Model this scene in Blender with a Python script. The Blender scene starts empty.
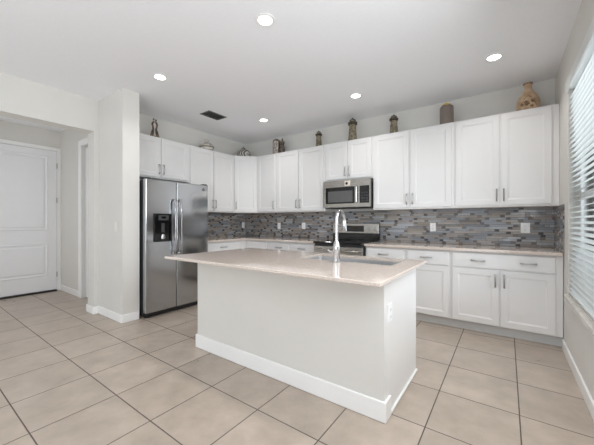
import bpy, bmesh, math, random
from mathutils import Vector, Matrix
random.seed(7)
C = bpy.context.scene.collection
S = bpy.context.scene
PI = math.pi

# ------------------------------------------------------------------ camera
cam_d = bpy.data.cameras.new('camera'); cam = bpy.data.objects.new('camera', cam_d); C.objects.link(cam)
cam.location = (-0.442, -4.313, 1.207)
cam.rotation_euler = (PI / 2, 0, 0.621)
cam_d.sensor_width = 36.0; cam_d.lens = 292.7 / 594 * 36.0
cam_d.shift_y = -0.84 / 594
cam_d.clip_start = 0.02
S.camera = cam
# ------------------------------------------------------------------ world, daylight and added fill lights, exposure
S.view_settings.view_transform = 'Standard'; S.view_settings.look = 'None'
S.view_settings.gamma = 1.0; S.view_settings.use_curve_mapping = False
S.view_settings.exposure = 0.17
W = bpy.data.worlds.new('sky'); S.world = W; W.use_nodes = True
wn = W.node_tree
bg = wn.nodes['Background']
bg.inputs['Color'].default_value = (0.72, 0.84, 1.0, 1); bg.inputs['Strength'].default_value = 1.1
S.cycles.max_bounces = 14; S.cycles.diffuse_bounces = 10; S.cycles.glossy_bounces = 5
S.cycles.caustics_reflective = False; S.cycles.caustics_refractive = False
S.cycles.sample_clamp_indirect = 6.0

def area_light(name, loc, rot, sx, sy, power, col=(1, 1, 1), shape='RECTANGLE', parent=None):
    d = bpy.data.lights.new(name, 'AREA'); d.shape = shape; d.size = sx
    if shape in ('RECTANGLE', 'ELLIPSE'): d.size_y = sy
    d.energy = power; d.color = col
    if shape == 'DISK': d.spread = math.radians(125)
    o = bpy.data.objects.new(name, d); C.objects.link(o); o.location = loc; o.rotation_euler = rot
    if parent: o.parent = parent
    return o
# added fill light outside the assumed rear opening behind the camera, tilted upward
area_light('fill_rear', (-2.4, -8.35, 1.25), (PI / 2 + .5, 0, 0), 3.6, 2.3, 31, (0.90, 0.955, 1.0))
# daylight through the kitchen side window
area_light('daylight_side_window', (0.75, -1.4, 1.55), (0, PI / 2, 0), 1.8, 1.3, 46, (0.88, 0.945, 1.0))
# added fill light behind the camera, in front of the solid right wall
area_light('fill_living', (-.03, -6.6, 1.35), (0, PI / 2 + .5, 0), 2.1, 2.0, 160, (0.90, 0.955, 1.0))
area_light('fill_dining', (-.03, -3.1, 1.35), (0, PI / 2 - .3, 0), 2.1, 1.9, 60, (0.90, 0.955, 1.0))  # added side fill out of view; the wall has no window here
# unseen fill light added to brighten the entry hall
area_light('fill_hall', (-6.0, -4.5, 1.4), (PI / 2, 0, 0), 1.2, 1.8, 8.5, (.95, .975, 1))
DOWN_POWER = 3.1
DOWN_EMIT = 9.0

# ------------------------------------------------------------------ helpers
def lin(c):
    r = []
    for v in c:
        v = v / 255.0
        r.append(v / 12.92 if v <= 0.04045 else ((v + 0.055) / 1.055) ** 2.4)
    return tuple(r)
def mat(name, rgb, rough=0.5, metal=0.0, var=0.04, scale=6.0, bump=0.0, spec=0.5, stretch=None, coat=0.0, rvar=0.0):
    """principled material whose colour drifts slightly with procedural noise"""
    m = bpy.data.materials.new(name); m.use_nodes = True; n = m.node_tree; b = n.nodes['Principled BSDF']
    c = lin(rgb)
    tc = n.nodes.new('ShaderNodeTexCoord'); no = n.nodes.new('ShaderNodeTexNoise')
    no.inputs['Scale'].default_value = scale; no.inputs['Detail'].default_value = 4
    src = tc.outputs['Object']
    if stretch:
        mp = n.nodes.new('ShaderNodeMapping'); mp.inputs['Scale'].default_value = stretch
        n.links.new(src, mp.inputs['Vector']); src = mp.outputs['Vector']
    n.links.new(src, no.inputs['Vector'])
    ra = n.nodes.new('ShaderNodeValToRGB')
    ra.color_ramp.elements[0].position = 0.3; ra.color_ramp.elements[1].position = 0.7
    ra.color_ramp.elements[0].color = tuple(x * (1 - var) for x in c) + (1,)
    ra.color_ramp.elements[1].color = tuple(min(1, x * (1 + var)) for x in c) + (1,)
    n.links.new(no.outputs['Fac'], ra.inputs['Fac']); n.links.new(ra.outputs['Color'], b.inputs['Base Color'])
    b.inputs['Roughness'].default_value = rough; b.inputs['Metallic'].default_value = metal
    b.inputs['Specular IOR Level'].default_value = spec; b.inputs['Coat Weight'].default_value = coat
    if rvar:
        mr = n.nodes.new('ShaderNodeMapRange'); mr.inputs['To Min'].default_value = rough - rvar; mr.inputs['To Max'].default_value = rough + rvar
        n.links.new(no.outputs['Fac'], mr.inputs['Value']); n.links.new(mr.outputs['Result'], b.inputs['Roughness'])
    if bump:
        bp = n.nodes.new('ShaderNodeBump'); bp.inputs['Strength'].default_value = bump; bp.inputs['Distance'].default_value = 0.002
        n.links.new(no.outputs['Fac'], bp.inputs['Height']); n.links.new(bp.outputs['Normal'], b.inputs['Normal'])
    return m
def emit(name, rgb, strength):
    m = bpy.data.materials.new(name); m.use_nodes = True; n = m.node_tree
    n.nodes.remove(n.nodes['Principled BSDF']); e = n.nodes.new('ShaderNodeEmission')
    e.inputs['Color'].default_value = lin(rgb) + (1,); e.inputs['Strength'].default_value = strength
    n.links.new(e.outputs[0], n.nodes['Material Output'].inputs['Surface']); return m

def box(bm, x0, x1, y0, y1, z0, z1):
    v = [bm.verts.new((x, y, z)) for x in (x0, x1) for y in (y0, y1) for z in (z0, z1)]
    for f in ((0, 1, 3, 2), (4, 6, 7, 5), (0, 4, 5, 1), (2, 3, 7, 6), (0, 2, 6, 4), (1, 5, 7, 3)):
        bm.faces.new([v[i] for i in f])
def BX(*a):
    bm = bmesh.new()
    for t in a: box(bm, *t)
    return bm
def prism(bm, pts, z0, z1):
    a = [bm.verts.new((x, y, z0)) for x, y in pts]; b = [bm.verts.new((x, y, z1)) for x, y in pts]
    n = len(pts)
    for i in range(n): bm.faces.new((a[i], a[(i + 1) % n], b[(i + 1) % n], b[i]))
    bm.faces.new(a[::-1]); bm.faces.new(b)
def lathe(bm, prof, seg=24, cx=0, cy=0, sx=1, sy=1, sides=None):
    rings = []
    s = sides or seg
    for r, z in prof:
        rings.append([bm.verts.new((cx + sx * r * math.cos(2 * PI * (k + .5) / s), cy + sy * r * math.sin(2 * PI * (k + .5) / s), z)) for k in range(s)])
    for i in range(len(rings) - 1):
        for k in range(s): bm.faces.new((rings[i][k], rings[i][(k + 1) % s], rings[i + 1][(k + 1) % s], rings[i + 1][k]))
    bm.faces.new(rings[0][::-1]); bm.faces.new(rings[-1])
def tube(bm, pts, r, seg=12):
    pts = [Vector(p) for p in pts]; rings = []; n = len(pts)
    rs = r if isinstance(r, (list, tuple)) else [r] * n
    t0 = (pts[1] - pts[0]).normalized()
    up = Vector((0, 0, 1)) if abs(t0.z) < .9 else Vector((1, 0, 0))
    nrm = t0.cross(up).normalized()
    for i, p in enumerate(pts):
        t = (pts[min(i + 1, n - 1)] - pts[max(i - 1, 0)]).normalized()
        nrm = (nrm - t * nrm.dot(t)).normalized(); bn = t.cross(nrm)
        rings.append([bm.verts.new(p + (nrm * math.cos(2 * PI * k / seg) + bn * math.sin(2 * PI * k / seg)) * rs[i]) for k in range(seg)])
    for i in range(n - 1):
        for k in range(seg): bm.faces.new((rings[i][k], rings[i][(k + 1) % seg], rings[i + 1][(k + 1) % seg], rings[i + 1][k]))
    bm.faces.new(rings[0][::-1]); bm.faces.new(rings[-1])
def ball(bm, loc, rx, ry=None, rz=None, seg=16):
    M = Matrix.Translation(loc) @ Matrix.Diagonal((rx, ry or rx, rz or rx, 1))
    bmesh.ops.create_uvsphere(bm, u_segments=seg, v_segments=seg // 2 + 2, radius=1, matrix=M)
def obj(name, bm, m, parent=None, bevel=0.0, smooth=False, loc=None, rot=None, seg=1):
    bmesh.ops.recalc_face_normals(bm, faces=bm.faces[:])
    if bevel: bmesh.ops.bevel(bm, geom=bm.edges[:], offset=bevel, segments=seg, affect='EDGES', profile=0.5, clamp_overlap=True)
    me = bpy.data.meshes.new(name); bm.to_mesh(me); bm.free()
    o = bpy.data.objects.new(name, me); C.objects.link(o)
    for x in (m if isinstance(m, (list, tuple)) else [m]): me.materials.append(x)
    if smooth:
        for p in me.polygons: p.use_smooth = True
        try: me.set_sharp_from_angle(angle=math.radians(35))
        except Exception: pass
    if parent: o.parent = parent
    if loc: o.location = loc
    if rot: o.rotation_euler = rot
    return o
def thing(name, label, cat, loc=(0, 0, 0), rz=0.0, group=None):
    o = bpy.data.objects.new(name, None); C.objects.link(o); o.empty_display_size = .1
    o.location = loc; o.rotation_euler = (0, 0, rz); o['label'] = label; o['category'] = cat
    if group: o['group'] = group
    return o
def tag(o, label, cat, group=None):
    o['label'] = label; o['category'] = cat
    if group: o['group'] = group
    return o
def struct(name, bm, m, bevel=0.0, parent=None, label=None):
    o = obj(name, bm, m, parent, bevel)
    if parent is None:
        o['kind'] = 'structure'; o['category'] = name.split('_')[0]
        if label: o['label'] = label
    return o
def copy_tree(o, parent=None):
    c = o.copy(); C.objects.link(c)
    if parent: c.parent = parent
    for ch in list(o.children): copy_tree(ch, c)
    return c

# ------------------------------------------------------------------ materials
M_wall = mat('wall_paint', (214, 212, 207), 0.7, var=.015, scale=3, bump=.05)
M_ceil = mat('ceiling_paint', (240, 241, 244), 0.8, var=.012, scale=40, bump=.15)
M_trim = mat('white_trim', (238, 238, 237), 0.35, var=.01)
M_door = mat('door_paint', (228, 228, 230), 0.4, var=.01)
M_cab = mat('cabinet_white', (228, 227, 226), 0.32, var=.008)
M_toe = mat('toe_kick', (206, 206, 205), 0.45, var=.02)
M_quartz = mat('quartz', (206, 193, 183), 0.05, var=.13, scale=90, spec=.75)
M_steel = mat('brushed_steel', (184, 185, 187), 0.13, 1.0, var=.06, scale=7, stretch=(1, 1, 60), rvar=.03)
M_steelh = mat('brushed_steel_horizontal', (172, 168, 162), 0.27, 1.0, var=.07, scale=7, stretch=(1, 1, 60), rvar=.05)
M_sink = mat('sink_steel', (205, 205, 206), 0.34, 1.0, var=.03)
M_chrome = mat('chrome', (196, 196, 197), 0.12, 1.0, var=.01)
M_nickel = mat('satin_nickel', (176, 175, 174), 0.30, 1.0, var=.02)
M_black = mat('black_gloss', (14, 14, 15), 0.08, var=.05)
M_blackm = mat('black_plastic', (26, 26, 27), 0.45, var=.08)
M_dgrey = mat('dark_grey_case', (52, 52, 53), 0.5, var=.08, scale=60)
M_glassdk = mat('oven_glass', (38, 38, 40), 0.05, var=.05)
M_plate = mat('white_plastic', (240, 240, 240), 0.3, var=.005)
M_almond = mat('almond_plastic', (222, 220, 213), 0.35, var=.005)
M_slot = mat('slot_dark', (70, 70, 72), 0.5)
M_vent = mat('vent_metal', (112, 114, 108), 0.6, var=.1, scale=30)
M_ventbk = mat('vent_dark', (62, 63, 60), 0.9)
M_slat = mat('blind_slat', (214, 217, 216), 0.4, var=.01)
M_marble = mat('marble_sill', (205, 200, 192), 0.25, var=.10, scale=14)
M_brass = mat('brass_hinge', (150, 120, 70), 0.4, 1.0)
M_lamp = emit('lamp_glow', (255, 253, 246), DOWN_EMIT)
M_screen = emit('display_glow', (150, 120, 90), 0.12)

def floor_material():
    m = bpy.data.materials.new('porcelain_tile'); m.use_nodes = True; n = m.node_tree; L = n.links; b = n.nodes['Principled BSDF']
    N = lambda t: n.nodes.new(t)
    def math_(op, a, c=None):
        x = N('ShaderNodeMath'); x.operation = op
        for i, v in enumerate((a, c)):
            if v is None: continue
            if isinstance(v, (int, float)): x.inputs[i].default_value = v
            else: L.new(v, x.inputs[i])
        return x.outputs[0]
    tc = N('ShaderNodeTexCoord'); sp = N('ShaderNodeSeparateXYZ'); L.new(tc.outputs['Object'], sp.inputs[0])
    P, G = 0.4553, 0.0034
    gx = math_('DIVIDE', math_('ADD', sp.outputs[0], 0.3755 + 40 * P), P); gy = math_('DIVIDE', math_('ADD', sp.outputs[1], 2.022 + 40 * P), P)
    fx = math_('FRACT', gx); fy = math_('FRACT', gy)
    dx = math_('MULTIPLY', math_('MINIMUM', fx, math_('SUBTRACT', 1.0, fx)), P); dy = math_('MULTIPLY', math_('MINIMUM', fy, math_('SUBTRACT', 1.0, fy)), P)
    d = math_('MINIMUM', dx, dy); grout = math_('LESS_THAN', d, G)
    ix = math_('FLOOR', gx); iy = math_('FLOOR', gy)
    cb = N('ShaderNodeCombineXYZ'); L.new(ix, cb.inputs[0]); L.new(iy, cb.inputs[1])
    wn_ = N('ShaderNodeTexWhiteNoise'); wn_.noise_dimensions = '2D'; L.new(cb.outputs[0], wn_.inputs['Vector'])
    # cloudy porcelain figure, shifted for each tile
    sc = N('ShaderNodeVectorMath'); sc.operation = 'SCALE'; L.new(wn_.outputs['Color'], sc.inputs[0]); sc.inputs['Scale'].default_value = 9.0
    ad = N('ShaderNodeVectorMath'); ad.operation = 'ADD'; L.new(tc.outputs['Object'], ad.inputs[0]); L.new(sc.outputs[0], ad.inputs[1])
    no = N('ShaderNodeTexNoise'); no.inputs['Scale'].default_value = 5.0; no.inputs['Detail'].default_value = 7; no.inputs['Roughness'].default_value = .62
    L.new(ad.outputs[0], no.inputs['Vector'])
    rp = N('ShaderNodeValToRGB'); rp.color_ramp.elements[0].position = .3; rp.color_ramp.elements[1].position = .72
    rp.color_ramp.elements[0].color = lin(FLOOR_A) + (1,); rp.color_ramp.elements[1].color = lin(FLOOR_B) + (1,)
    L.new(no.outputs['Fac'], rp.inputs['Fac'])
    hs = N('ShaderNodeHueSaturation'); L.new(rp.outputs[0], hs.inputs['Color'])
    mr = N('ShaderNodeMapRange'); mr.inputs['To Min'].default_value = .95; mr.inputs['To Max'].default_value = 1.05; L.new(wn_.outputs['Value'], mr.inputs['Value']); L.new(mr.outputs[0], hs.inputs['Value'])
    mx = N('ShaderNodeMix'); mx.data_type = 'RGBA'; L.new(grout, mx.inputs['Factor']); L.new(hs.outputs[0], mx.inputs['A']); mx.inputs['B'].default_value = lin((92, 82, 74)) + (1,)
    L.new(mx.outputs['Result'], b.inputs['Base Color'])
    r = math_('ADD', math_('MULTIPLY', grout, .45), math_('ADD', math_('MULTIPLY', no.outputs['Fac'], .12), .24)); L.new(r, b.inputs['Roughness'])
    bp = N('ShaderNodeBump'); bp.inputs['Strength'].default_value = .5; bp.inputs['Distance'].default_value = .002
    L.new(math_('MINIMUM', d, 0.006), bp.inputs['Height']); bp.inputs['Distance'].default_value = 0.5
    L.new(bp.outputs[0], b.inputs['Normal'])
    return m
FLOOR_A, FLOOR_B = (164, 151, 138), (188, 174, 161)
M_floor = floor_material()

def mosaic_material(axis):
    """linear glass and stone mosaic: thin strips of random length; axis 0 runs along x, 1 along y"""
    m = bpy.data.materials.new('linear_mosaic'); m.use_nodes = True; n = m.node_tree; L = n.links; b = n.nodes['Principled BSDF']
    N = lambda t: n.nodes.new(t)
    def math_(op, a, c=None):
        x = N('ShaderNodeMath'); x.operation = op
        for i, v in enumerate((a, c)):
            if v is None: continue
            if isinstance(v, (int, float)): x.inputs[i].default_value = v
            else: L.new(v, x.inputs[i])
        return x.outputs[0]
    def wn2(x, y):
        cb = N('ShaderNodeCombineXYZ'); L.new(x, cb.inputs[0])
        if isinstance(y, float): cb.inputs[1].default_value = y
        else: L.new(y, cb.inputs[1])
        w = N('ShaderNodeTexWhiteNoise'); w.noise_dimensions = '2D'; L.new(cb.outputs[0], w.inputs['Vector']); return w.outputs['Value']
    tc = N('ShaderNodeTexCoord'); sp = N('ShaderNodeSeparateXYZ'); L.new(tc.outputs['Object'], sp.inputs[0])
    u = sp.outputs[axis]; z = sp.outputs[2]
    H = 0.0286
    rz = math_('DIVIDE', z, H); row = math_('FLOOR', rz); fz = math_('FRACT', rz)
    W0 = math_('ADD', math_('MULTIPLY', wn2(row, 3.3), .14), .17)              # strip length of this row
    uu = math_('ADD', math_('DIVIDE', math_('ADD', u, 20.0), W0), math_('MULTIPLY', wn2(row, 7.7), 13.0))
    cell = math_('FLOOR', uu); fu = math_('FRACT', uu)
    # every strip is split once more at a random place
    cut = math_('SUBTRACT', 1.0, math_('DIVIDE', .044, W0))
    side = math_('GREATER_THAN', fu, cut)
    cid = math_('ADD', math_('MULTIPLY', cell, 2.0), side)
    du = math_('MINIMUM', math_('MINIMUM', fu, math_('SUBTRACT', 1.0, fu)), math_('ABSOLUTE', math_('SUBTRACT', fu, cut)))
    du = math_('MULTIPLY', du, W0); dz = math_('MULTIPLY', math_('MINIMUM', fz, math_('SUBTRACT', 1.0, fz)), H)
    d = math_('MINIMUM', du, dz); grout = math_('LESS_THAN', d, 0.0014)
    rnd = wn2(cid, row)
    rp = N('ShaderNodeValToRGB'); rp.color_ramp.interpolation = 'CONSTANT'
    cols = [(0.0, MOS[0]), (.09, MOS[1]), (.27, MOS[2]), (.46, MOS[3]), (.62, MOS[4]), (.76, MOS[5]), (.88, MOS[6]), (.95, MOS[7])]
    while len(rp.color_ramp.elements) < len(cols): rp.color_ramp.elements.new(.5)
    for e, (p, c) in zip(rp.color_ramp.elements, cols): e.position = p; e.color = lin(c) + (1,)
    ra = N('ShaderNodeValToRGB'); ra.color_ramp.interpolation = 'CONSTANT'
    while len(ra.color_ramp.elements) < len(ACC): ra.color_ramp.elements.new(.5)
    for e, (p, c) in zip(ra.color_ramp.elements, ACC): e.position = p; e.color = lin(c) + (1,)
    L.new(rnd, rp.inputs['Fac']); L.new(rnd, ra.inputs['Fac'])
    pick = N('ShaderNodeMix'); pick.data_type = 'RGBA'; L.new(side, pick.inputs['Factor']); L.new(rp.outputs[0], pick.inputs['A']); L.new(ra.outputs[0], pick.inputs['B'])
    no = N('ShaderNodeTexNoise'); no.inputs['Scale'].default_value = 30; L.new(tc.outputs['Object'], no.inputs['Vector'])
    hs = N('ShaderNodeHueSaturation'); L.new(pick.outputs['Result'], hs.inputs['Color'])
    mr = N('ShaderNodeMapRange'); mr.inputs['To Min'].default_value = .85; mr.inputs['To Max'].default_value = 1.15; L.new(no.outputs['Fac'], mr.inputs['Value']); L.new(mr.outputs[0], hs.inputs['Value'])
    mx = N('ShaderNodeMix'); mx.data_type = 'RGBA'; L.new(grout, mx.inputs['Factor']); L.new(hs.outputs[0], mx.inputs['A']); mx.inputs['B'].default_value = lin((84, 80, 78)) + (1,)
    L.new(mx.outputs['Result'], b.inputs['Base Color'])
    r2 = math_('FRACT', math_('MULTIPLY', rnd, 17.3)); gl = math_('GREATER_THAN', r2, .45)   # glass strips shine, stone strips do not
    L.new(math_('ADD', math_('MULTIPLY', math_('SUBTRACT', 1.0, gl), .3), math_('ADD', math_('MULTIPLY', grout, .3), .12)), b.inputs['Roughness'])
    bp = N('ShaderNodeBump'); bp.inputs['Strength'].default_value = .5; bp.inputs['Distance'].default_value = .6
    L.new(math_('MINIMUM', d, .002), bp.inputs['Height']); L.new(bp.outputs[0], b.inputs['Normal'])
    return m
MOS = [(152, 150, 148), (140, 143, 148), (160, 153, 145), (146, 138, 131), (124, 127, 131), (166, 169, 173), (150, 142, 135), (118, 112, 108)]
ACC = [(0.0, (68, 64, 64)), (.32, (120, 108, 98)), (.62, (150, 148, 146)), (.85, (92, 86, 84))]
M_mosx = mosaic_material(0); M_mosy = mosaic_material(1)

# ------------------------------------------------------------------ the room
XL, H, T = -4.822, 2.798, 2.42        # fridge wall, ceiling height, top of the wall cabinets
UB = 1.372                            # underside of the wall cabinets
struct('floor', BX((-7.3, .12, -8.3, .12, -.06, 0)), M_floor)
struct('ceiling', BX((-7.3, .12, -8.3, .12, H, H + .06)), M_ceil)
struct('wall_back', BX((XL - .12, .12, 0, .12, 0, H)), M_wall)
WY0, WY1, WZ0, WZ1 = -.845, -1.95, .575, 2.43     # side window opening
struct('wall_right', BX((0, .12, WY0, 0, 0, H), (0, .12, -8.2, WY1, 0, H), (0, .12, WY1, WY0, 0, WZ0), (0, .12, WY1, WY0, WZ1, H)), M_wall)
struct('wall_left', BX((XL - .2, XL, -2.749, -.0, 0, H), (XL - .2, XL, -4.3, -2.749, 2.388, H), (XL - .2, XL, -8.2, -4.3, 0, H)), M_wall)
struct('wall_wing', BX((XL, -4.155, -2.69, -2.492, 0, H)), M_wall)
struct('wall_rear', BX((XL, -4.25, -8.3, -8.2, 0, H), (-.55, 0, -8.3, -8.2, 0, H), (-4.25, -.55, -8.3, -8.2, 2.42, H)), M_wall)
# entry hall
struct('wall_hall', BX((-7.05, -6.88, -4.7, -2.43, 0, H)), M_wall)
struct('wall_hall_side', BX((-6.88, -5.90, -2.53, -2.43, 0, H), (-5.90, -5.08, -2.53, -2.43, 2.40, H), (-5.08, XL - .2, -2.53, -2.43, 0, H)), M_wall)
struct('wall_hall_near', BX((-6.88, XL - .2, -4.7, -4.6, 0, H)), M_wall)
def base_run(name, pts_boxes): return struct(name, BX(*pts_boxes), M_trim, bevel=.004)
base_run('baseboard_right', [(-.015, 0, -8.15, -.60, 0, .098)])
base_run('baseboard_wing', [(XL + .001, -4.14, -2.705, -2.69, 0, .098), (-4.155, -4.14, -2.6899, -2.50, 0, .098)])
base_run('baseboard_left', [(XL, XL + .015, -2.764, -2.7055, 0, .098), (XL - .215, XL - .0002, -2.764, -2.749, 0, .098), (XL, XL + .015, -8.15, -4.3, 0, .098)])
base_run('baseboard_hall', [(-6.865, -6.01, -2.545, -2.53, 0, .098), (-6.88, -6.865, -2.60, -2.531, 0, .098)])

# front door at the end of the hall
def panel_door(name, w, h, panels, m, arch=False):
    """raised panel door leaf in the local XZ plane, front towards -Y"""
    bm = bmesh.new(); box(bm, 0, w, 0, .04, 0, h)
    for (x0, x1, z0, z1) in panels:
        # sunk moulding ring and raised field
        for (a, y0, y1) in ((0.0, -.001, -.010), (.018, -.010, -.004), (.05, -.004, -.011)):
            pass
        ring = []
        for a, y in ((0, -.0005), (.010, -.010), (.026, -.004), (.040, -.003), (.062, -.012)):
            ring.append([bm.verts.new((x, y, z)) for x, z in ((x0 + a, z0 + a), (x1 - a, z0 + a), (x1 - a, z1 - a), (x0 + a, z1 - a))])
        for i in range(len(ring) - 1):
            for k in range(4): bm.faces.new((ring[i][k], ring[i][(k + 1) % 4], ring[i + 1][(k + 1) % 4], ring[i + 1][k]))
        bm.faces.new(ring[-1])
    return bm
d1 = obj('door_1', panel_door('door', .92, 2.40, [(.12, .80, .25, .80), (.12, .80, 1.03, 2.30)], M_door), M_door)
d1['kind'] = 'structure'; d1['label'] = 'white two panel front door at the end of the entry hall'; d1['category'] = 'door'
d1.rotation_euler = (0, 0, PI / 2); d1.location = (-6.84, -3.515, .03)       # front faces +x
for z in (.26, 1.55, 2.15):
    obj('hinge', BX((.916, .929, -.006, .004, z - .045, z + .045)), M_nickel, d1)
bm = bmesh.new(); tube(bm, [(.07, -.001, 1.0), (.07, -.05, 1.0)], .028); tube(bm, [(.06, -.05, 1.0), (.19, -.055, 1.0)], .010)
obj('lever_handle', bm, M_nickel, d1, smooth=True)
obj('threshold', BX((0, .92, -.03, .04, -.03, -.008)), M_blackm, d1)
trim = struct('trim_1', BX((-6.88, -6.852, -2.590, -2.522 - .009, 0, 2.50), (-6.88, -6.852, -3.60, -3.52, 0, 2.50), (-6.88, -6.852, -3.52, -2.590, 2.437, 2.50)), M_trim, bevel=.005)
# side door of the hall, shut, seen past the jamb
d2 = obj('door_2', panel_door('door', .80, 2.37, [(.12, .68, .25, .80), (.12, .68, 1.03, 2.25)], M_door), M_door)
d2['kind'] = 'structure'; d2['label'] = 'white side door in the hall partly hidden by the wall'; d2['category'] = 'door'
d2.location = (-5.89, -2.485, .01)
struct('trim_2', BX((-5.985, -5.90, -2.552, -2.53, 0, 2.49), (-5.08, -5.05, -2.552, -2.53, 0, 2.49), (-5.90, -5.08, -2.552, -2.53, 2.40, 2.49)), M_trim, bevel=.005)

# side window
wf = struct('window_1', BX((.075, .115, WY1, WY1 + .05, WZ0, WZ1), (.075, .115, WY0 - .05, WY0, WZ0, WZ1), (.075, .115, WY1 + .05, WY0 - .05, WZ0, WZ0 + .05), (.075, .115, WY1 + .05, WY0 - .05, WZ1 - .05, WZ1),
                            (.070, .110, WY1 + .05, WY0 - .05, 1.40, 1.45)), M_trim, label='white single hung window behind blinds in the right wall')
def glass_mat():
    m = bpy.data.materials.new('window_glass'); m.use_nodes = True; n = m.node_tree
    b = n.nodes['Principled BSDF']; out = n.nodes['Material Output']
    t = n.nodes.new('ShaderNodeBsdfTransparent'); g = n.nodes.new('ShaderNodeBsdfGlossy'); g.inputs['Roughness'].default_value = .02
    f = n.nodes.new('ShaderNodeFresnel'); f.inputs['IOR'].default_value = 1.45; mx = n.nodes.new('ShaderNodeMixShader')
    n.links.new(f.outputs[0], mx.inputs[0]); n.links.new(t.outputs[0], mx.inputs[1]); n.links.new(g.outputs[0], mx.inputs[2]); n.links.new(mx.outputs[0], out.inputs['Surface'])
    n.nodes.remove(b); return m
M_glass = glass_mat()
obj('window_glass', BX((.092, .097, WY1 + .05, WY0 - .05, WZ0 + .05, 1.40), (.092, .097, WY1 + .05, WY0 - .05, 1.45, WZ1 - .05)), M_glass, wf)
struct('trim_3', BX((-.03, .075, WY1 - .02, WY0 + .012, WZ0 - .042, WZ0 - .001)), M_marble, bevel=.006, label='pale marble window sill')
# garden outside the window
M_lawn = mat('lawn', (112, 122, 84), .9, var=.2, scale=30)
struct('ground', BX((.12, 9, -7, 6, -.15, -.08)), M_lawn)

sh = thing('garden_shrub', 'dark green shrub in the garden seen through the blind slats', 'shrub', (1.75, 4.2, -.08))
M_leaf = mat('shrub_leaf', (46, 58, 40), .6, var=.3, scale=9)
rnd_ = random.Random(3); bm = bmesh.new()
for k in range(1500):
    th = rnd_.uniform(0, 2 * PI); ph = math.acos(rnd_.uniform(-1, 1)); rr_ = rnd_.uniform(.75, 1.0)
    c = Vector((.78 * rr_ * math.sin(ph) * math.cos(th), .6 * rr_ * math.sin(ph) * math.sin(th), 1.15 + 1.0 * rr_ * math.cos(ph)))
    u_ = Vector((rnd_.gauss(0, 1), rnd_.gauss(0, 1), rnd_.gauss(0, 1))).normalized(); w_ = u_.orthogonal().normalized()
    bm.faces.new([bm.verts.new(c + u_ * .085), bm.verts.new(c + w_ * .04), bm.verts.new(c - u_ * .085), bm.verts.new(c - w_ * .04)])
ball(bm, (0, 0, 1.15), .62, .46, .82, 14)
obj('foliage', bm, M_leaf, sh)
bm = bmesh.new(); tube(bm, [(0, 0, .0), (.02, 0, .3), (0, .02, .8)], [.06, .05, .03], 8); obj('stem', bm, mat('bark', (80, 66, 52), .8, var=.2), sh)

# ------------------------------------------------------------------ blinds
bl = thing('window_blind', 'white horizontal slat blind hanging in the side window', 'window blind', (0.028, WY0 - .006, WZ0))
L_ = abs(WY1 - WY0) - .012
nsl = 39; pitch = .0432
slat_bm = bmesh.new()
a = [(-.025, 0), (-.012, .0022), (0, .003), (.012, .0022), (.025, 0)]
v0 = [[slat_bm.verts.new((x, y, z + dz)) for x, z in a] for y in (0, -L_) for dz in (0, .0026)]
for i in range(4):
    slat_bm.faces.new((v0[0][i], v0[0][i + 1], v0[2][i + 1], v0[2][i])); slat_bm.faces.new((v0[1][i], v0[1][i + 1], v0[3][i + 1], v0[3][i]))
    slat_bm.faces.new((v0[0][i], v0[0][i + 1], v0[1][i + 1], v0[1][i])); slat_bm.faces.new((v0[2][i], v0[2][i + 1], v0[3][i + 1], v0[3][i]))
for i in (0, 4): slat_bm.faces.new((v0[0][i], v0[1][i], v0[3][i], v0[2][i]))
SLAT_TILT = math.radians(-19)
s0 = obj('slat', slat_bm, M_slat, bl, loc=(0, 0, .062), rot=(0, SLAT_TILT, 0))
for k in range(1, nsl):
    s = s0.copy(); C.objects.link(s); s.parent = bl; s.location = (0, 0, .062 + k * pitch)
obj('bottom_rail', BX((-.027, .027, -L_, 0, .012, .034)), M_slat, bl, bevel=.004)
obj('headrail', BX((-.024, .03, -L_, 0, 1.785, 1.845)), M_slat, bl)
obj('valance', BX((-.050, -.034, -L_ - .01, .012, 1.762, 1.848), (-.0339, -.029, -.004, .012, 1.762, 1.848)), M_slat, bl, bevel=.003)
for y in (-.16, -.62, -.98):
    obj('ladder_cord', BX((-.0275, -.0262, y - .002, y + .002, .034, 1.785), (.0262, .0275, y - .002, y + .002, .034, 1.785)), M_slat, bl)

# ------------------------------------------------------------------ backsplash
struct('backsplash_back', BX((XL + .012, -.010, -.010, -.0005, .9155, UB - .001)), M_mosx)
struct('backsplash_left', BX((XL + .0005, XL + .011, -1.515, -.0105, .9155, UB - .001)), M_mosy)
struct('backsplash_right', BX((-.0095, -.0005, -.635, -.0005, .9155, UB - .001)), M_mosy)

# ------------------------------------------------------------------ cabinets
def shaker(w, h, t=.020, fr=.058, rec=.008):
    """framed door or drawer front, origin at lower left of its back, front towards -Y"""
    bm = bmesh.new()
    def ring(a, y): return [bm.verts.new((x, y, z)) for x, z in ((a, a), (w - a, a), (w - a, h - a), (a, h - a))]
    R = [ring(0, 0), ring(0, -t + .0018), ring(.0018, -t), ring(fr, -t), ring(fr + .004, -t + rec * .55), ring(fr + .010, -t + rec * .6), ring(fr + .014, -t + rec)]
    for i in range(len(R) - 1):
        for k in range(4): bm.faces.new((R[i][k], R[i][(k + 1) % 4], R[i + 1][(k + 1) % 4], R[i + 1][k]))
    bm.faces.new(R[-1]); bm.faces.new(R[0][::-1])
    return bm
def slab_front(w, h, t=.020):
    bm = bmesh.new()
    def ring(a, y): return [bm.verts.new((x, y, z)) for x, z in ((a, a), (w - a, a), (w - a, h - a), (a, h - a))]
    R = [ring(0, 0), ring(0, -t + .004), ring(.004, -t), ring(.018, -t - .001)]
    for i in range(len(R) - 1):
        for k in range(4): bm.faces.new((R[i][k], R[i][(k + 1) % 4], R[i + 1][(k + 1) % 4], R[i + 1][k]))
    bm.faces.new(R[-1]); bm.faces.new(R[0][::-1])
    return bm
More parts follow.
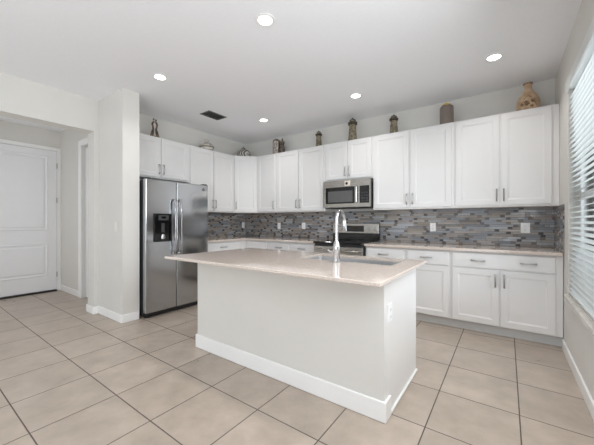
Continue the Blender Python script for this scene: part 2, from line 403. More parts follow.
def pull(parent, x, y, z, vertical=True, length=.148):
    """arched bar pull, posts into the door at y"""
    bm = bmesh.new(); hl = length / 2
    pts = [(-hl + .012, .0, 0)]
    path = [(-hl + .010, -.001), (-hl + .010, -.022), (-hl + .018, -.029), (-hl * .4, -.033), (0, -.034), (hl * .4, -.033), (hl - .018, -.029), (hl - .010, -.022), (hl - .010, -.001)]
    P = [((0, yy, s) if vertical else (s, yy, 0)) for s, yy in path]
    tube(bm, P, .0072, 8)
    return obj('pull', bm, M_nickel, parent, smooth=True, loc=(x, y, z))
def wall_cabinet(name, label, loc, rz, w, z0, z1, doors, depth=.305, extra=None, pulls='in', group='white wall cabinets', pull_z=.112):
    t = thing(name, label, 'cabinet', loc, rz, group)
    h = z1 - z0
    boxes = [(0, w, -depth, -.001, 0, h)]
    if extra: boxes += extra
    obj('carcass', BX(*boxes), M_cab, t, bevel=.0015)
    for (x0, x1, side) in doors:
        d = obj('door', shaker(x1 - x0, h - .040), M_cab, t, loc=(x0, -depth - .0006, .022))
        px = (x1 - x0) - .024 if side == 'r' else .024
        pull(d, px, -.020, pull_z)
    return t
g = .011
def two(w, s=.018, c=.008): return [(s, w / 2 - c, 'r'), (w / 2 + c, w - s, 'l')]
wall_cabinet('wall_cabinet', 'white double door wall cabinet in the right corner by the window', (-.953, 0, UB), 0, .9525, UB, T, [(.014, .446, 'r'), (.464, .892, 'l')])
wall_cabinet('wall_cabinet', 'white double door wall cabinet just right of the microwave', (-1.979, 0, UB), 0, 1.0255, UB, T, [(.016, .493, 'r'), (.516, .990, 'l')])
wall_cabinet('wall_cabinet', 'short white double door wall cabinet above the microwave', (-2.758, 0, 1.828), 0, .7785, 1.828, T, two(.7785, .022, .009))
wall_cabinet('wall_cabinet', 'white double door wall cabinet just left of the microwave', (-3.759, 0, UB), 0, 1.0005, UB, T, [(.030, .482, 'r'), (.506, .970, 'l')])
wall_cabinet('wall_cabinet', 'narrow white single door wall cabinet immediately right of the diagonal corner cabinet', (-4.206, 0, UB), 0, .4465, UB, T, [(.014, .428, 'r')])
wall_cabinet('wall_cabinet', 'white double door wall cabinet between the fridge and the diagonal corner', (XL, -1.549, UB), PI / 2, .936, UB, T, two(.936, .016, .009))
wall_cabinet('wall_cabinet', 'short white double door wall cabinet above the refrigerator', (XL, -2.488, 1.826), PI / 2, .9385, 1.826, T, [(.022, .461, 'r'), (.479, .920, 'l')])
# diagonal corner cabinet
dc = thing('wall_cabinet', 'white single door diagonal wall cabinet in the inside corner', 'cabinet', (XL, 0, UB), 0, 'white wall cabinets')
bm = bmesh.new(); prism(bm, [(.001, -.001), (.6155, -.001), (.6155, -.305), (.305, -.6125), (.001, -.6125)], 0, T - UB)
obj('carcass', bm, M_cab, dc, bevel=.0015)
dl = math.hypot(.3105, .3075)
d = obj('door', shaker(dl - .036, T - UB - .040), M_cab, dc, loc=(.305 + .018 * .7071 + .0005, -.6125 + .018 * .7071 - .0005, .022), rot=(0, 0, PI / 4))
pull(d, .026, -.020, .112)

CT = .914; CB = .884
def base_cabinet(label, loc, rz, w, drawers, doors, group='white base cabinets', filler_r=0.0):
    t = thing('base_cabinet', label, 'cabinet', loc, rz, group)
    obj('carcass', BX((0, w, -.590, -.012, .105, CB - .001)), M_cab, t, bevel=.0015)
    obj('toe_kick', BX((0, w, -.533, -.515, .001, .1045)), M_toe, t)
    for (x0, x1, pl) in drawers:
        d = obj('drawer_front', slab_front(x1 - x0, .155), M_cab, t, loc=(x0, -.5906, .708))
        for p in pl: pull(d, p - x0, -.021, .082, False, .14)
    for (x0, x1, side) in doors:
        d = obj('door', shaker(x1 - x0, .578), M_cab, t, loc=(x0, -.5906, .116))
        if side: pull(d, (x1 - x0) - .030 if side == 'r' else .030, -.020, .475)
    return t
base_cabinet('white base cabinet with one wide drawer over two doors beside the window', (-.953, 0, 0), 0, .949, [(.016, .893, (.262, .690))], [(.016, .447, 'r'), (.463, .893, 'l')])
base_cabinet('white base cabinet with drawer over single door half hidden behind the island end', (-1.453, 0, 0), 0, .4985, [(.020, .480, (.24,))], [(.020, .480, 'l')])
base_cabinet('white base cabinet with drawer immediately right of the stove', (-1.976, 0, 0), 0, .5215, [(.018, .500, (.25,))], [(.018, .500, 'l')])
base_cabinet('white base cabinet with drawer immediately left of the stove', (-3.238, 0, 0), 0, .484, [(.018, .466, (.238,))], [(.018, .466, 'r')])
base_cabinet('white base cabinet with drawer, second to the left of the stove', (-3.70, 0, 0), 0, .4605, [(.018, .442, (.245,))], [(.018, .442, 'r')])
base_cabinet('white base cabinet with drawer on the fridge wall next to the refrigerator', (XL, -1.525, 0), PI / 2, .80, [(.018, .782, (.41,))], [(.018, .395, 'r'), (.405, .782, 'l')])
t = thing('base_cabinet', 'plain fronted white blind corner base cabinet between the two counter runs', 'cabinet', (XL, 0, 0), 0, 'white base cabinets')
bm = bmesh.new(); prism(bm, [(.012, -.012), (1.1205, -.012), (1.1205, -.590), (.590, -.590), (.590, -.7235), (.012, -.7235)], .105, CB - .001); obj('carcass', bm, M_cab, t, bevel=.0015)
bm = bmesh.new(); prism(bm, [(.533, -.515), (1.1205, -.515), (1.1205, -.533), (.551, -.533), (.551, -.7235), (.533, -.7235)], .001, .1045); obj('toe_kick', bm, M_toe, t)
obj('filler_panel', slab_front(.45, .75), M_cab, t, loc=(.64, -.5906, .116))

# worktops
bm = bmesh.new(); prism(bm, [(-1.976, -.0105), (-.0105, -.0105), (-.0105, -.648), (-1.976, -.648)], CB, CT)
tag(obj('countertop', bm, M_quartz, bevel=.003), 'beige quartz countertop running from the stove to the window wall', 'countertop')
bm = bmesh.new(); prism(bm, [(XL + .0115, -.0105), (-2.752, -.0105), (-2.752, -.648), (XL + .648, -.648), (XL + .648, -1.525), (XL + .0115, -1.525)], CB, CT)
tag(obj('countertop', bm, M_quartz, bevel=.003), 'L shaped beige quartz countertop from the refrigerator to the stove', 'countertop')

# ------------------------------------------------------------------ refrigerator
FX = -4.050; F0, F1 = -2.468, -1.541
fr = thing('refrigerator', 'stainless side by side refrigerator with black water dispenser', 'refrigerator', (FX, F0, 0), PI / 2)
# local: x along the width (0..W), -y to the room
FW = F1 - F0; FS = .415
obj('cabinet_body', BX((.004, FW - .004, .075, .745, .03, 1.730)), M_dgrey, fr, bevel=.004)
obj('base_grille', BX((.01, FW - .01, .03, .0745, .012, .058)), M_blackm, fr)
def fdoor(x0, x1):
    bm = bmesh.new(); box(bm, x0, x1, 0, .068, .066, 1.742); return bm
fd = obj('freezer_door', fdoor(0, FS - .003), M_steel, fr, bevel=.010, seg=3)
rd = obj('refrigerator_door', fdoor(FS + .003, FW), M_steel, fr, bevel=.010, seg=3)
for dd, x in ((fd, FS - .048), (rd, FS + .040)):
    bm = bmesh.new(); tube(bm, [(x, -.001, .79), (x, -.035, .79), (x, -.052, .83), (x, -.056, 1.0), (x, -.058, 1.14), (x, -.056, 1.30), (x, -.052, 1.46), (x, -.035, 1.495), (x, -.001, 1.495)], .0165, 10)
    obj('handle', bm, M_steel, dd, smooth=True)
for x in (.04, FW - .04): obj('hinge_cover', BX((x - .03, x + .03, .01, .12, 1.7435, 1.760)), M_dgrey, fr, bevel=.004)
ds = obj('dispenser', BX((.105, .122, -.022, -.0005, .95, 1.31), (.316, .333, -.022, -.0005, .95, 1.31), (.122, .316, -.022, -.0005, 1.195, 1.31), (.122, .316, -.030, -.0005, .95, .972), (.122, .316, -.0025, -.0005, .972, 1.195)), M_black, fr)
obj('control_panel', BX((.15, .288, -.0245, -.0222, 1.225, 1.290)), M_dgrey, ds, bevel=.001)
obj('display', BX((.19, .25, -.0260, -.0246, 1.248, 1.274)), M_black, ds)
obj('paddle', BX((.197, .240, -.015, -.0028, 1.07, 1.19)), M_dgrey, ds, bevel=.003)
bm = bmesh.new(); lathe(bm, [(.026, 0), (.030, .03), (.016, .06)], 12, .219, -.006, 1, .35); o = obj('spout', bm, M_nickel, ds, smooth=True, loc=(0, -.008, .985))
bm = bmesh.new(); bmesh.ops.create_cone(bm, cap_ends=True, segments=24, radius1=.019, radius2=.019, depth=.003, matrix=Matrix.Translation((FW - .085, -.0018, 1.675)) @ Matrix.Rotation(PI / 2, 4, 'X'))
o = obj('badge', bm, M_blackm, rd)
bm = bmesh.new()
tube(bm, [(FW - .085 + .0155 * math.cos(2 * PI * k / 24), -.0036, 1.675 + .0155 * math.sin(2 * PI * k / 24)) for k in range(25)], .0012, 6)
tube(bm, [(FW - .085 + (.003 + .007 * k / 20) * math.cos(3 * PI * k / 20 + 1), -.0036, 1.675 + (.003 + .007 * k / 20) * math.sin(3 * PI * k / 20 + 1)) for k in range(21)], .0011, 6)
obj('emblem', bm, M_nickel, o)
obj('sticker', BX((-.0008, .0036, .16, .24, 1.62, 1.70)), mat('amber_label', (176, 132, 70), .5), fr)

# ------------------------------------------------------------------ range
RX0, RX1 = -2.745, -1.982
rg = thing('stove', 'stainless electric stove with black glass cooktop and back control panel', 'stove', (RX0, 0, 0))
RW = RX1 - RX0
obj('body', BX((.003, RW - .003, -.640, -.03, .05, .895)), M_dgrey, rg)
obj('cooktop', BX((.0, RW, -.690, -.085, .896, .922)), M_black, rg, bevel=.004)
for (x, y, r) in ((.2, -.50, .10), (.56, -.50, .115), (.2, -.24, .075), (.56, -.24, .09)):
    bm = bmesh.new(); tube(bm, [(x + r * math.cos(2 * PI * k / 32), y + r * math.sin(2 * PI * k / 32), .9221) for k in range(33)], .0009, 4); obj('burner_ring', bm, M_dgrey, rg)
od = obj('oven_door', BX((.004, RW - .004, -.680, -.641, .26, .860)), M_steelh, rg, bevel=.004)
obj('oven_window', BX((.13, RW - .13, -.6835, -.6805, .40, .68)), M_glassdk, od)
bm = bmesh.new(); tube(bm, [(.05, -.679, .805), (.05, -.715, .805), (.07, -.732, .805), (.2, -.737, .805), (RW - .2, -.737, .805), (RW - .07, -.732, .805), (RW - .05, -.715, .805), (RW - .05, -.679, .805)], .013, 10)
obj('handle', bm, M_steelh, od, smooth=True)
obj('storage_drawer', BX((.004, RW - .004, -.678, -.641, .075, .250)), M_steelh, rg, bevel=.004)
for x in (.05, RW - .05): 
    obj('foot', BX((x - .02, x + .02, -.6, -.56, .0005, .0495)), M_blackm, rg)
bgd = obj('backguard', BX((.0, RW, -.075, -.012, .923, 1.025)), M_black, rg, bevel=.003)
cp = obj('control_panel', BX((.0, RW, -.088, -.012, 1.0255, 1.180)), M_steelh, rg, bevel=.006)
obj('display', BX((.235, .535, -.0905, -.0885, 1.052, 1.145)), M_black, cp)
obj('clock', BX((.36, .42, -.0915, -.0907, 1.09, 1.12)), M_screen, cp)
for x in (.06, .14, .60, .69):
    bm = bmesh.new(); bmesh.ops.create_cone(bm, cap_ends=True, segments=20, radius1=.024, radius2=.020, depth=.028, matrix=Matrix.Translation((x, -.1025, 1.098)) @ Matrix.Rotation(PI / 2, 4, 'X'))
    obj('knob', bm, M_nickel, cp, smooth=True)

# ------------------------------------------------------------------ microwave
MX0, MX1, MZ0, MZ1 = -2.735, -1.986, 1.412, 1.824
mw = thing('microwave', 'stainless over the range microwave with dark door window', 'microwave', (MX0, 0, MZ0))
MW = MX1 - MX0; MH = MZ1 - MZ0
obj('body', BX((.002, MW - .002, -.360, -.012, 0, MH)), M_blackm, mw)
fp = obj('front_frame', BX((0, MW, -.400, -.3605, .008, .062), (0, MW, -.400, -.3605, .308, MH - .002), (0, .035, -.400, -.3605, .062, .308), (.735, MW, -.400, -.3605, .062, .308), (.515, .590, -.400, -.3605, .062, .308)), M_steelh, mw)
obj('door_window', BX((.035, .515, -.3975, -.3605, .062, .308)), M_black, mw)
obj('mesh_screen', BX((.075, .480, -.3985, -.3976, .085, .250)), mat('window_mesh', (92, 92, 92), .25, var=.1, scale=50), mw)
kp = obj('keypad', BX((.590, .735, -.3975, -.3605, .062, .308)), M_black, mw)
for i in range(4):
    for k in range(3): obj('key', BX((.612 + k * .037, .640 + k * .037, -.3985, -.3976, .085 + i * .036, .108 + i * .036)), M_dgrey, kp)
bm = bmesh.new(); tube(bm, [(.552, -.399, .075), (.552, -.428, .082), (.552, -.434, .19), (.552, -.428, .292), (.552, -.399, .299)], .011, 10); obj('handle', bm, M_chrome, mw, smooth=True)
st = obj('sticker', BX((.355, .445, -.4012, -.4003, .322, .395)), mat('sticker_paper', (226, 214, 200), .5), mw)
bm = bmesh.new(); bmesh.ops.create_cone(bm, cap_ends=True, segments=20, radius1=.020, radius2=.020, depth=.001, matrix=Matrix.Translation((.388, -.4018, .356)) @ Matrix.Rotation(PI / 2, 4, 'X')); obj('badge', bm, M_blackm, st)
obj('grease_filter', BX((.08, MW - .08, -.33, -.06, -.004, -.0005)), M_dgrey, mw)

# ------------------------------------------------------------------ island
SX0, SX1, SY0, SY1 = -1.915, -1.105, -2.238, -1.872
isl = thing('kitchen_island', 'kitchen island with grey painted front and white end panel', 'kitchen island', (-1.95, -2.25, 0))
IX, IY = 1.95, 2.25
def IB(*a): return BX(*[(x0 + IX, x1 + IX, y0 + IY, y1 + IY, z0, z1) for x0, x1, y0, y1, z0, z1 in a])
ILX, IRX, IFY, IBY = -2.864, -1.040, -2.575, -1.815
IT, IB_ = .895, .873
obj('knee_wall', IB((ILX, IRX - .001, IFY, -2.435, 0.001, IB_ - .001)), M_wall, isl)
obj('end_panel', IB((IRX - .022, IRX, -2.4345, IBY, 0.001, IB_ - .001), (IRX - .0008, IRX, IFY + .001, -2.4345, .001, IB_ - .001)), M_cab, isl)
obj('cabinet_box', IB((ILX, SX0 - .06, -2.4345, IBY - .02, .105, IB_ - .001), (SX1 + .045, IRX - .0225, -2.4345, IBY - .02, .105, IB_ - .001), (SX0 - .06, SX1 + .045, -2.4345, IBY - .02, .105, .60), (SX0 - .06, SX1 + .045, -2.4345, SY0 - .035, .60, IB_ - .001), (SX0 - .06, SX1 + .045 - .0, SY1 + .035, IBY - .02, .60, IB_ - .001)), M_cab, isl)
obj('toe_kick', IB((ILX, IRX - .0225, IBY - .08, IBY - .065, .001, .1045)), M_toe, isl)
bb = obj('baseboard', IB((ILX - .015, IRX + .015, IFY - .015, IFY, .001, .125), (IRX, IRX + .015, IFY, -2.482, .001, .125), (ILX - .015, ILX, IFY, -2.435, .001, .125)), M_trim, isl, bevel=.004)
bm = bmesh.new()
bm2 = IB((IRX, IRX + .014, -2.4815, IBY, .001, .020))
obj('shoe_molding', bm2, M_trim, isl, bevel=.005); bm.free()
for i, (a, b_) in enumerate(((ILX + .01, -2.35), (-2.34, -1.82), (-1.81, -1.44), (-1.43, SX1 + .045 - .05))):
    o = obj('door', shaker(b_ - a, .725), M_cab, isl, loc=(b_ + IX, IBY - .0194 + IY, .116), rot=(0, 0, PI))
# island worktop with the sink cut-out
def slab_hole(x0, x1, y0, y1, hx0, hx1, hy0, hy1, z0, z1, rad=.03):
    bm = bmesh.new()
    hole = []
    for cx, cy, a0 in ((hx1 - rad, hy1 - rad, 0), (hx0 + rad, hy1 - rad, PI / 2), (hx0 + rad, hy0 + rad, PI), (hx1 - rad, hy0 + rad, 1.5 * PI)):
        for k in range(5): hole.append((cx + rad * math.cos(a0 + k * PI / 8), cy + rad * math.sin(a0 + k * PI / 8)))
    e = .003
    def outer(a): return [(x1 - a, y1 - a), (x0 + a, y1 - a), (x0 + a, y0 + a), (x1 - a, y0 + a)]
    rings_o = [[bm.verts.new((x, y, z)) for x, y in outer(a)] for a, z in ((e, z0), (0, z0 + e), (0, z1 - e), (e, z1))]
    for i in range(3):
        for k in range(4): bm.faces.new((rings_o[i][k], rings_o[i][(k + 1) % 4], rings_o[i + 1][(k + 1) % 4], rings_o[i + 1][k]))
    hb = [bm.verts.new((x, y, z0)) for x, y in hole]; ht = [bm.verts.new((x, y, z1)) for x, y in hole]
    n = len(hole)
    for k in range(n): bm.faces.new((hb[k], ht[k], ht[(k + 1) % n], hb[(k + 1) % n]))
    for O, Hh in ((rings_o[3], ht), (rings_o[0], hb)):
        for c in range(4):
            q = [Hh[(c * 5 + k) % n] for k in range(5)]
            for k in range(4): bm.faces.new((O[c], q[k + 1], q[k]))
            nx = Hh[(c * 5 + 5) % n]
            bm.faces.new((O[c], O[(c + 1) % 4], nx, q[4]))
    return bm
tag(obj('countertop', slab_hole(-2.950, -.964, -2.860, -1.792, SX0, SX1, SY0, SY1, IB_, IT), M_quartz), 'polished beige quartz island countertop with a sink cut into it', 'countertop')
# sink
sk = thing('sink', 'undermount stainless steel sink in the island counter', 'sink', ((SX0 + SX1) / 2, (SY0 + SY1) / 2, .669))
bm = bmesh.new(); hw, hd = (SX1 - SX0) / 2 + .004, (SY1 - SY0) / 2 + .004
def rr(a, b_, r, z, n=5):
    return [bm.verts.new((cx + r * math.cos(a0 + k * PI / 2 / (n - 1)), cy + r * math.sin(a0 + k * PI / 2 / (n - 1)), z)) for cx, cy, a0 in ((a - r, b_ - r, 0), (-a + r, b_ - r, PI / 2), (-a + r, -b_ + r, PI), (a - r, -b_ + r, 1.5 * PI)) for k in range(n)]
R = [rr(hw + .022, hd + .022, .05, .202), rr(hw, hd, .034, .202), rr(hw - .004, hd - .004, .034, .10), rr(hw - .012, hd - .012, .04, .025), rr(hw - .035, hd - .035, .045, .008), rr(.06, .06, .05, .002)]
Ro = [rr(hw + .022, hd + .022, .05, .2), rr(hw + .003, hd + .003, .036, .198), rr(hw - .002, hd - .002, .04, .02), rr(hw - .03, hd - .03, .045, .0), rr(.06, .06, .05, -.004)]
for RR in (R, Ro):
    for i in range(len(RR) - 1):
        n = len(RR[i])
        for k in range(n): bm.faces.new((RR[i][k], RR[i][(k + 1) % n], RR[i + 1][(k + 1) % n], RR[i + 1][k]))
for k in range(20): bm.faces.new((R[0][k], R[0][(k + 1) % 20], Ro[0][(k + 1) % 20], Ro[0][k]))
bm.faces.new(R[-1]); bm.faces.new(Ro[-1])
obj('basin', bm, M_sink, sk, smooth=True)
bm = bmesh.new(); lathe(bm, [(.045, .0025), (.045, .006), (.03, .006), (.028, .003)], 20); obj('drain', bm, M_chrome, sk, smooth=True)
# faucet
fa = thing('faucet', 'tall chrome gooseneck pull down faucet standing beside the island sink', 'faucet', (-1.502, -2.310, IT))
bm = bmesh.new(); lathe(bm, [(.031, .0005), (.031, .006), (.026, .010), (.0255, .085), (.027, .095), (.027, .130), (.021, .150), (.0150, .165)], 20); obj('body', bm, M_chrome, fa, smooth=True)
R_ = .064; zc = .328
pts = [(0, 0, .158), (0, 0, .22), (0, 0, .28)] + [(0, R_ - R_ * math.cos(k * PI / 14), zc + R_ * math.sin(k * PI / 14)) for k in range(0, 14)] + [(0, 2 * R_ + .001, .323)]
bm = bmesh.new(); tube(bm, pts, .0128, 14); obj('spout', bm, M_chrome, fa, smooth=True)
bm = bmesh.new(); tube(bm, [(0, 2 * R_ + .001, .3225), (0, 2 * R_ + .004, .30), (0, 2 * R_ + .009, .245), (0, 2 * R_ + .010, .235)], [.0155, .0175, .0205, .019], 14); obj('spray_head', bm, M_chrome, fa, smooth=True)
bm = bmesh.new(); tube(bm, [(-.020, 0, .075), (-.040, 0, .075)], .0135, 12); tube(bm, [(-.042, 0, .075), (-.056, -.002, .080), (-.072, -.006, .094)], [.008, .0075, .006], 10); obj('lever', bm, M_chrome, fa, smooth=True)

# ------------------------------------------------------------------ outlets and switches
def plate(name, label, loc, rz, kind='outlet', w=.072, h=.116):
    t = thing(name, label, 'outlet' if kind == 'outlet' else 'light switch', loc, rz, 'white wall outlets' if kind == 'outlet' else None)
    bm = bmesh.new(); box(bm, -w / 2, w / 2, -.0065, -.0005, -h / 2, h / 2); obj('cover_plate', bm, M_plate if kind == 'outlet' else M_almond, t, bevel=.002)
    if kind == 'outlet':
        for z in (-.021, .021):
            s = obj('receptacle', BX((-.0165, .0165, -.0085, -.0066, z - .0145, z + .0145)), M_plate, t, bevel=.001)
            obj('slots', BX((-.008, -.0055, -.009, -.0086, z - .004, z + .005), (.0055, .008, -.009, -.0086, z - .004, z + .005), (-.002, .002, -.009, -.0086, z - .011, z - .007)), M_slot, s)
    else:
        obj('rocker', BX((-.016, .016, -.0100, -.0066, -.033, .033)), M_almond, t, bevel=.002)
    return t
plate('outlet', 'white outlet on the fridge wall mosaic near the inside corner', (XL + .011, -.095, 1.137), PI / 2)
plate('outlet', 'white outlet on the back mosaic below the narrow wall cabinet', (-3.935, -.0105, 1.128), 0)
plate('outlet', 'white outlet on the back mosaic just left of the faucet, nearest the stove', (-3.372, -.0105, 1.132), 0)
plate('outlet', 'white outlet on the back mosaic to the right of the stove', (-1.252, -.0105, 1.134), 0)
plate('outlet', 'wide white outlet plate on the back mosaic near the window', (-.264, -.0105, 1.134), 0, w=.085, h=.118)
plate('outlet', 'white outlet on the end panel of the island', (IRX, -2.478, .635), PI / 2)
plate('light_switch', 'white rocker light switch on the wing wall left of the fridge', (-4.315, -2.69, 1.145), 0, 'switch')

# ------------------------------------------------------------------ ceiling lights and vent
def downlight(label, x, y):
    t = thing('recessed_light', label, 'ceiling light', (x, y, H), 0, 'recessed ceiling lights')
    bm = bmesh.new()
    prof = [(.056, -.001), (.056, -.0045), (.070, -.0065), (.080, -.0035), (.081, -.0006)]
    rings = [[bm.verts.new((r * math.cos(2 * PI * k / 40), r * math.sin(2 * PI * k / 40), z)) for k in range(40)] for r, z in prof]
    for i in range(len(rings)):
        for k in range(40): bm.faces.new((rings[i][k], rings[i][(k + 1) % 40], rings[(i + 1) % 5][(k + 1) % 40], rings[(i + 1) % 5][k]))
    obj('trim_ring', bm, M_plate, t, smooth=True)
    bm = bmesh.new(); lathe(bm, [(.0555, -.0008), (.0555, -.0030), (.03, -.0042)], 40); obj('diffuser', bm, M_lamp, t, smooth=True)
    area_light('lamp', (0, 0, -.012), (0, 0, 0), .11, .11, DOWN_POWER, (1, .98, .96), 'DISK', t)
    return t
downlight('lit recessed ceiling light above the island, nearest and largest in view', -1.99, -2.58)
downlight('lit recessed ceiling light in front of the wing wall and refrigerator', -3.54, -2.57)
downlight('lit recessed ceiling light on the right near the window', -.54, -.90)
downlight('lit recessed ceiling light above and in front of the microwave', -1.99, -.875)
downlight('lit recessed ceiling light near the inside corner beside the air vent', -3.535, -.885)
downlight('lit recessed ceiling light on the window side, above the right edge of the picture', -.54, -2.57)
vt = thing('air_vent', 'dark rectangular louvred ceiling air vent', 'air vent', (-4.005, -1.48, H), 0)
vw, vh = .090, .148
obj('backing', BX((-vw, vw, -vh, vh, -.003, -.0006)), M_ventbk, vt)
obj('frame', BX((-vw - .018, vw + .018, vh, vh + .014, -.009, -.0006), (-vw - .018, vw + .018, -vh - .014, -vh, -.009, -.0006), (-vw - .018, -vw, -vh, vh, -.009, -.0006), (vw, vw + .018, -vh, vh, -.009, -.0006)), M_vent, vt)
for k in range(8):
    x = -vw + .012 + k * (2 * vw - .024) / 7
    obj('louver', BX((-.0075, .0075, -vh, vh, -.0008, .0008)), M_vent, vt, loc=(x, 0, -.0095), rot=(0, .6, 0))

# ------------------------------------------------------------------ ornaments on top of the wall cabinets
def two_tone(name, a, b_, scale, rough=.5, detail=3, lo=.42, hi=.58, kind='noise', bump=.3):
    m = bpy.data.materials.new(name); m.use_nodes = True; n = m.node_tree; b = n.nodes['Principled BSDF']
    tc = n.nodes.new('ShaderNodeTexCoord')
    if kind == 'noise':
        no = n.nodes.new('ShaderNodeTexNoise'); no.inputs['Scale'].default_value = scale; no.inputs['Detail'].default_value = detail; f = no.outputs['Fac']
    elif kind == 'vor':
        no = n.nodes.new('ShaderNodeTexVoronoi'); no.inputs['Scale'].default_value = scale; f = no.outputs['Distance']
    else:
        no = n.nodes.new('ShaderNodeTexWave'); no.inputs['Scale'].default_value = scale; no.inputs['Distortion'].default_value = 6; f = no.outputs['Fac']
    n.links.new(tc.outputs['Object'], no.inputs['Vector'])
    r = n.nodes.new('ShaderNodeValToRGB'); r.color_ramp.elements[0].position = lo; r.color_ramp.elements[1].position = hi
    r.color_ramp.elements[0].color = lin(a) + (1,); r.color_ramp.elements[1].color = lin(b_) + (1,)
    n.links.new(f, r.inputs[0]); n.links.new(r.outputs[0], b.inputs['Base Color']); b.inputs['Roughness'].default_value = rough
    bp = n.nodes.new('ShaderNodeBump'); bp.inputs['Strength'].default_value = bump; bp.inputs['Distance'].default_value = .004
    n.links.new(f, bp.inputs['Height']); n.links.new(bp.outputs[0], b.inputs['Normal'])
    return m
ZT = T + .0008
# looped sculpture: two leaning figures whose heads meet over an open gap
M_bronze = two_tone('bronze_wood', (78, 64, 52), (128, 108, 88), 20, .35)
bm = bmesh.new()
for s in (-1, 1):
    tube(bm, [(0, s * .048, 0), (0, s * .044, .03), (0, s * .030, .09), (0, s * .020, .13), (0, s * .028, .165), (0, s * .036, .195), (0, s * .026, .222), (0, s * .008, .242)], [.024, .024, .021, .015, .012, .015, .014, .011], 12)
    ball(bm, (0, s * .017, .262 + (s < 0) * .008), .013, .013, .017, 12)
tube(bm, [(0, -.05, .008), (0, 0, .010), (0, .05, .008)], [.022, .026, .022], 12)
bmesh.ops.scale(bm, vec=(.8, 1, 1), verts=bm.verts)
o = obj('sculpture', bm, M_bronze, smooth=True, loc=(-4.60, -2.055, ZT)); tag(o, 'brown sculpture of two leaning figures with open middle above the refrigerator', 'sculpture')
# squat pot with a slender neck and two loops
M_pot = two_tone('pot_glaze', (150, 146, 138), (212, 208, 198), 16, .4)
p = thing('vase', 'pale squat vase with thin neck on the cabinet beside the fridge', 'vase', (-4.60, -1.145, ZT), 0)
bm = bmesh.new(); lathe(bm, [(.06, 0), (.105, .012), (.120, .05), (.112, .085), (.080, .115), (.045, .130), (.016, .145), (.013, .19), (.020, .212), (.017, .214)], 28); obj('body', bm, M_pot, p, smooth=True)
bm = bmesh.new(); tube(bm, [(.014 * 0, -.012, .175), (0, -.030, .185), (0, -.038, .165), (0, -.034, .138)], .005, 8); obj('handle', bm, M_pot, p, smooth=True)
bm = bmesh.new(); tube(bm, [(0, .012, .175), (0, .030, .185), (0, .038, .165), (0, .034, .138)], .005, 8); obj('handle', bm, M_pot, p, smooth=True)
bm = bmesh.new(); lathe(bm, [(.121, .040), (.1225, .050), (.121, .060)], 28); obj('band', bm, mat('pot_band', (110, 102, 92), .5), p, smooth=True)
# round dark swirl bowl
M_swirl = two_tone('swirl_glaze', (48, 44, 40), (188, 186, 176), 9, .3, kind='wave', lo=.45, hi=.7)
p = thing('vase', 'low round dark vase with light swirls on the diagonal corner cabinet', 'vase', (-4.525, -.36, ZT), 0)
bm = bmesh.new(); lathe(bm, [(.07, 0), (.115, .018), (.132, .06), (.122, .105), (.090, .142), (.050, .162), (.036, .168), (.034, .174), (.042, .180), (.030, .181)], 28); obj('body', bm, M_swirl, p, smooth=True)
bm = bmesh.new(); lathe(bm, [(.034, .1815), (.034, .186), (.014, .196), (.010, .205), (.014, .212), (.004, .219)], 20); obj('lid', bm, mat('lid_dark', (86, 82, 76), .4), p, smooth=True)
# slab vase with dark arch, and its dark companion
M_slab = two_tone('slab_glaze', (150, 134, 122), (206, 198, 190), 26, .4)
M_dkbr = two_tone('dark_brown_glaze', (62, 52, 46), (112, 100, 92), 24, .4)
p = thing('vase', 'tall slab vase with light face in a dark arched rim, left of a darker vase', 'vase', (-3.835, -.20, ZT), .25)
def arch(w, h, d, inset=0):
    bm = bmesh.new(); pts = [(-w / 2, 0), (w / 2, 0)] + [(w / 2 * math.cos(k * PI / 10), h - w / 2 * .75 + w / 2 * .75 * math.sin(k * PI / 10)) for k in range(11)]
    a = [bm.verts.new((x, -d / 2, z)) for x, z in pts]; b_ = [bm.verts.new((x, d / 2, z)) for x, z in pts]; n = len(pts)
    for i in range(n): bm.faces.new((a[i], a[(i + 1) % n], b_[(i + 1) % n], b_[i]))
    bm.faces.new(a[::-1]); bm.faces.new(b_); return bm
obj('body', arch(.128, .285, .085), M_dkbr, p, bevel=.006)
o = obj('face_panel', arch(.092, .235, .006), M_slab, p, loc=(0, -.046, .012))
bm = bmesh.new(); tube(bm, [(-.030, -.0495, .03), (-.030, -.0505, .17), (-.012, -.0505, .205), (.010, -.0505, .19), (.004, -.0505, .10), (.028, -.0505, .04)], .005, 8); obj('relief', bm, M_dkbr, p, smooth=True)
p = thing('vase', 'small dark brown waisted vase to the right of the slab vase', 'vase', (-3.72, -.185, ZT), .2)
bm = bmesh.new(); lathe(bm, [(.040, 0), (.048, .02), (.050, .10), (.036, .15), (.030, .17), (.044, .205), (.046, .22), (.034, .222)], 20); obj('body', bm, M_dkbr, p, smooth=True)
bm = bmesh.new(); lathe(bm, [(.015, .2225), (.017, .25), (.007, .285)], 14); obj('stopper', bm, M_bronze, p, smooth=True)
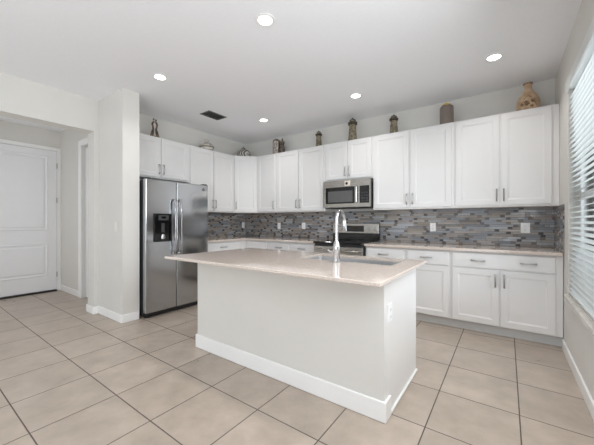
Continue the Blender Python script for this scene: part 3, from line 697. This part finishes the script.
# three tapered towers with dark collars
M_tow = two_tone('mossy_resin', (92, 85, 68), (142, 132, 110), 40, .6)
M_col = two_tone('dark_collar', (34, 30, 22), (78, 68, 48), 30, .5)
M_tip = two_tone('tower_tip', (120, 112, 98), (170, 162, 148), 30, .6)
def tower(label, x, y, h, w):
    t = thing('figurine', label, 'figurine', (x, y, ZT), .4, 'tower figurines')
    b0 = w / 2
    bm = bmesh.new(); lathe(bm, [(b0, 0), (b0, h * .05), (b0 * .92, h * .07), (b0 * .70, h * .66), (b0 * .70, h * .68)], sides=8); obj('tower_body', bm, M_tow, t)
    bm = bmesh.new(); lathe(bm, [(b0 * .76, h * .681), (b0 * .98, h * .71), (b0 * .98, h * .79), (b0 * .70, h * .82)], sides=8); obj('collar', bm, M_col, t)
    bm = bmesh.new(); lathe(bm, [(b0 * .50, h * .8205), (b0 * .50, h * .875)], sides=8); obj('lantern', bm, M_tip, t)
    bm = bmesh.new(); lathe(bm, [(b0 * .68, h * .8755), (b0 * .62, h * .90), (b0 * .20, h * .95), (b0 * .08, h)], sides=8); obj('cap', bm, M_col, t)
    for k in range(5):
        a = .9 + k * 1.2; obj('window', BX((-.006, .006, -.004, .004, -.012, .012)), M_col, t, loc=((b0 * .70 + .004) * math.cos(a) * (1 - .03 * k), (b0 * .70 + .004) * math.sin(a) * (1 - .03 * k), h * (.55 - .07 * k)), rot=(0, 0, a + PI / 2))
    return t
tower('smallest olive tower figurine with dark collar, leftmost of the three towers', -2.945, -.20, .280, .115)
tower('tallest olive tower figurine with dark collar, above the microwave', -2.328, -.235, .352, .150)
tower('mid sized olive tower figurine with dark collar, rightmost of the three towers', -1.722, -.20, .285, .128)
# smoky jar with gold lid
M_jar = mat('smoky_ceramic', (118, 106, 98), .12, var=.08, scale=12, coat=.5)
M_gold = mat('gold_lid', (206, 178, 96), .28, 1.0, var=.1, scale=30)
p = thing('jar', 'glossy taupe cylinder jar with gold lid on the cabinets right of the microwave', 'jar', (-1.056, -.20, ZT), 0)
bm = bmesh.new(); lathe(bm, [(.068, 0), (.078, .006), (.081, .02), (.081, .215), (.074, .238), (.050, .246), (.046, .252)], 32); obj('body', bm, M_jar, p, smooth=True)
bm = bmesh.new(); lathe(bm, [(.052, .2525), (.054, .258), (.050, .266), (.022, .272), (.012, .280), (.013, .290), (.004, .294)], 24); obj('lid', bm, M_gold, p, smooth=True)
# tan bottle vase with flower relief
M_tan = two_tone('tan_pottery', (170, 140, 110), (212, 186, 156), 14, .55, detail=6, lo=.35, hi=.7)
M_tan2 = two_tone('relief_brown', (120, 92, 68), (176, 146, 114), 30, .6)
p = thing('vase', 'tan bottle shaped vase with flower relief on the cabinet nearest the window', 'vase', (-.248, -.19, ZT), 0)
bm = bmesh.new(); lathe(bm, [(.080, 0), (.098, .010), (.112, .045), (.118, .085), (.114, .125), (.098, .170), (.072, .212), (.046, .248), (.034, .275), (.033, .300), (.042, .325), (.047, .338), (.040, .344), (.028, .338)], 36, sy=.72); obj('body', bm, M_tan, p, smooth=True)
bm = bmesh.new(); lathe(bm, [(.0445, .327), (.0505, .338), (.0445, .347), (.040, .347)], 28, sy=.74); obj('rim', bm, M_tan2, p, smooth=True)
bm = bmesh.new()
def onbody(x, z):
    prof = [(.080, 0), (.098, .010), (.112, .045), (.118, .085), (.114, .125), (.098, .170), (.072, .212)]
    for (r0, z0), (r1, z1) in zip(prof, prof[1:]):
        if z0 <= z <= z1: r = r0 + (r1 - r0) * (z - z0) / (z1 - z0); break
    return (x, -.72 * math.sqrt(max(r * r - x * x, 1e-5)), z)
for (fx, fz, fr_) in ((-.015, .085, .034), (.045, .105, .026), (-.055, .070, .022), (.030, .050, .022)):
    for k in range(6):
        a = k * PI / 3 + fx * 30; x, y, z = onbody(fx + fr_ * .6 * math.cos(a), min(.20, max(.012, fz + fr_ * .6 * math.sin(a)))); ball(bm, (x, y, z), fr_ * .36, .006, fr_ * .36, 8)
    x, y, z = onbody(fx, fz); ball(bm, (x, y - .002, z), fr_ * .26, .007, fr_ * .26, 8)
tube(bm, [onbody(.085 - .018 * k, .03 + .14 * math.sin(k * .33)) for k in range(10)], .004, 6)
obj('flower_relief', bm, M_tan2, p, smooth=True)
p.scale = (.92, .92, .92)
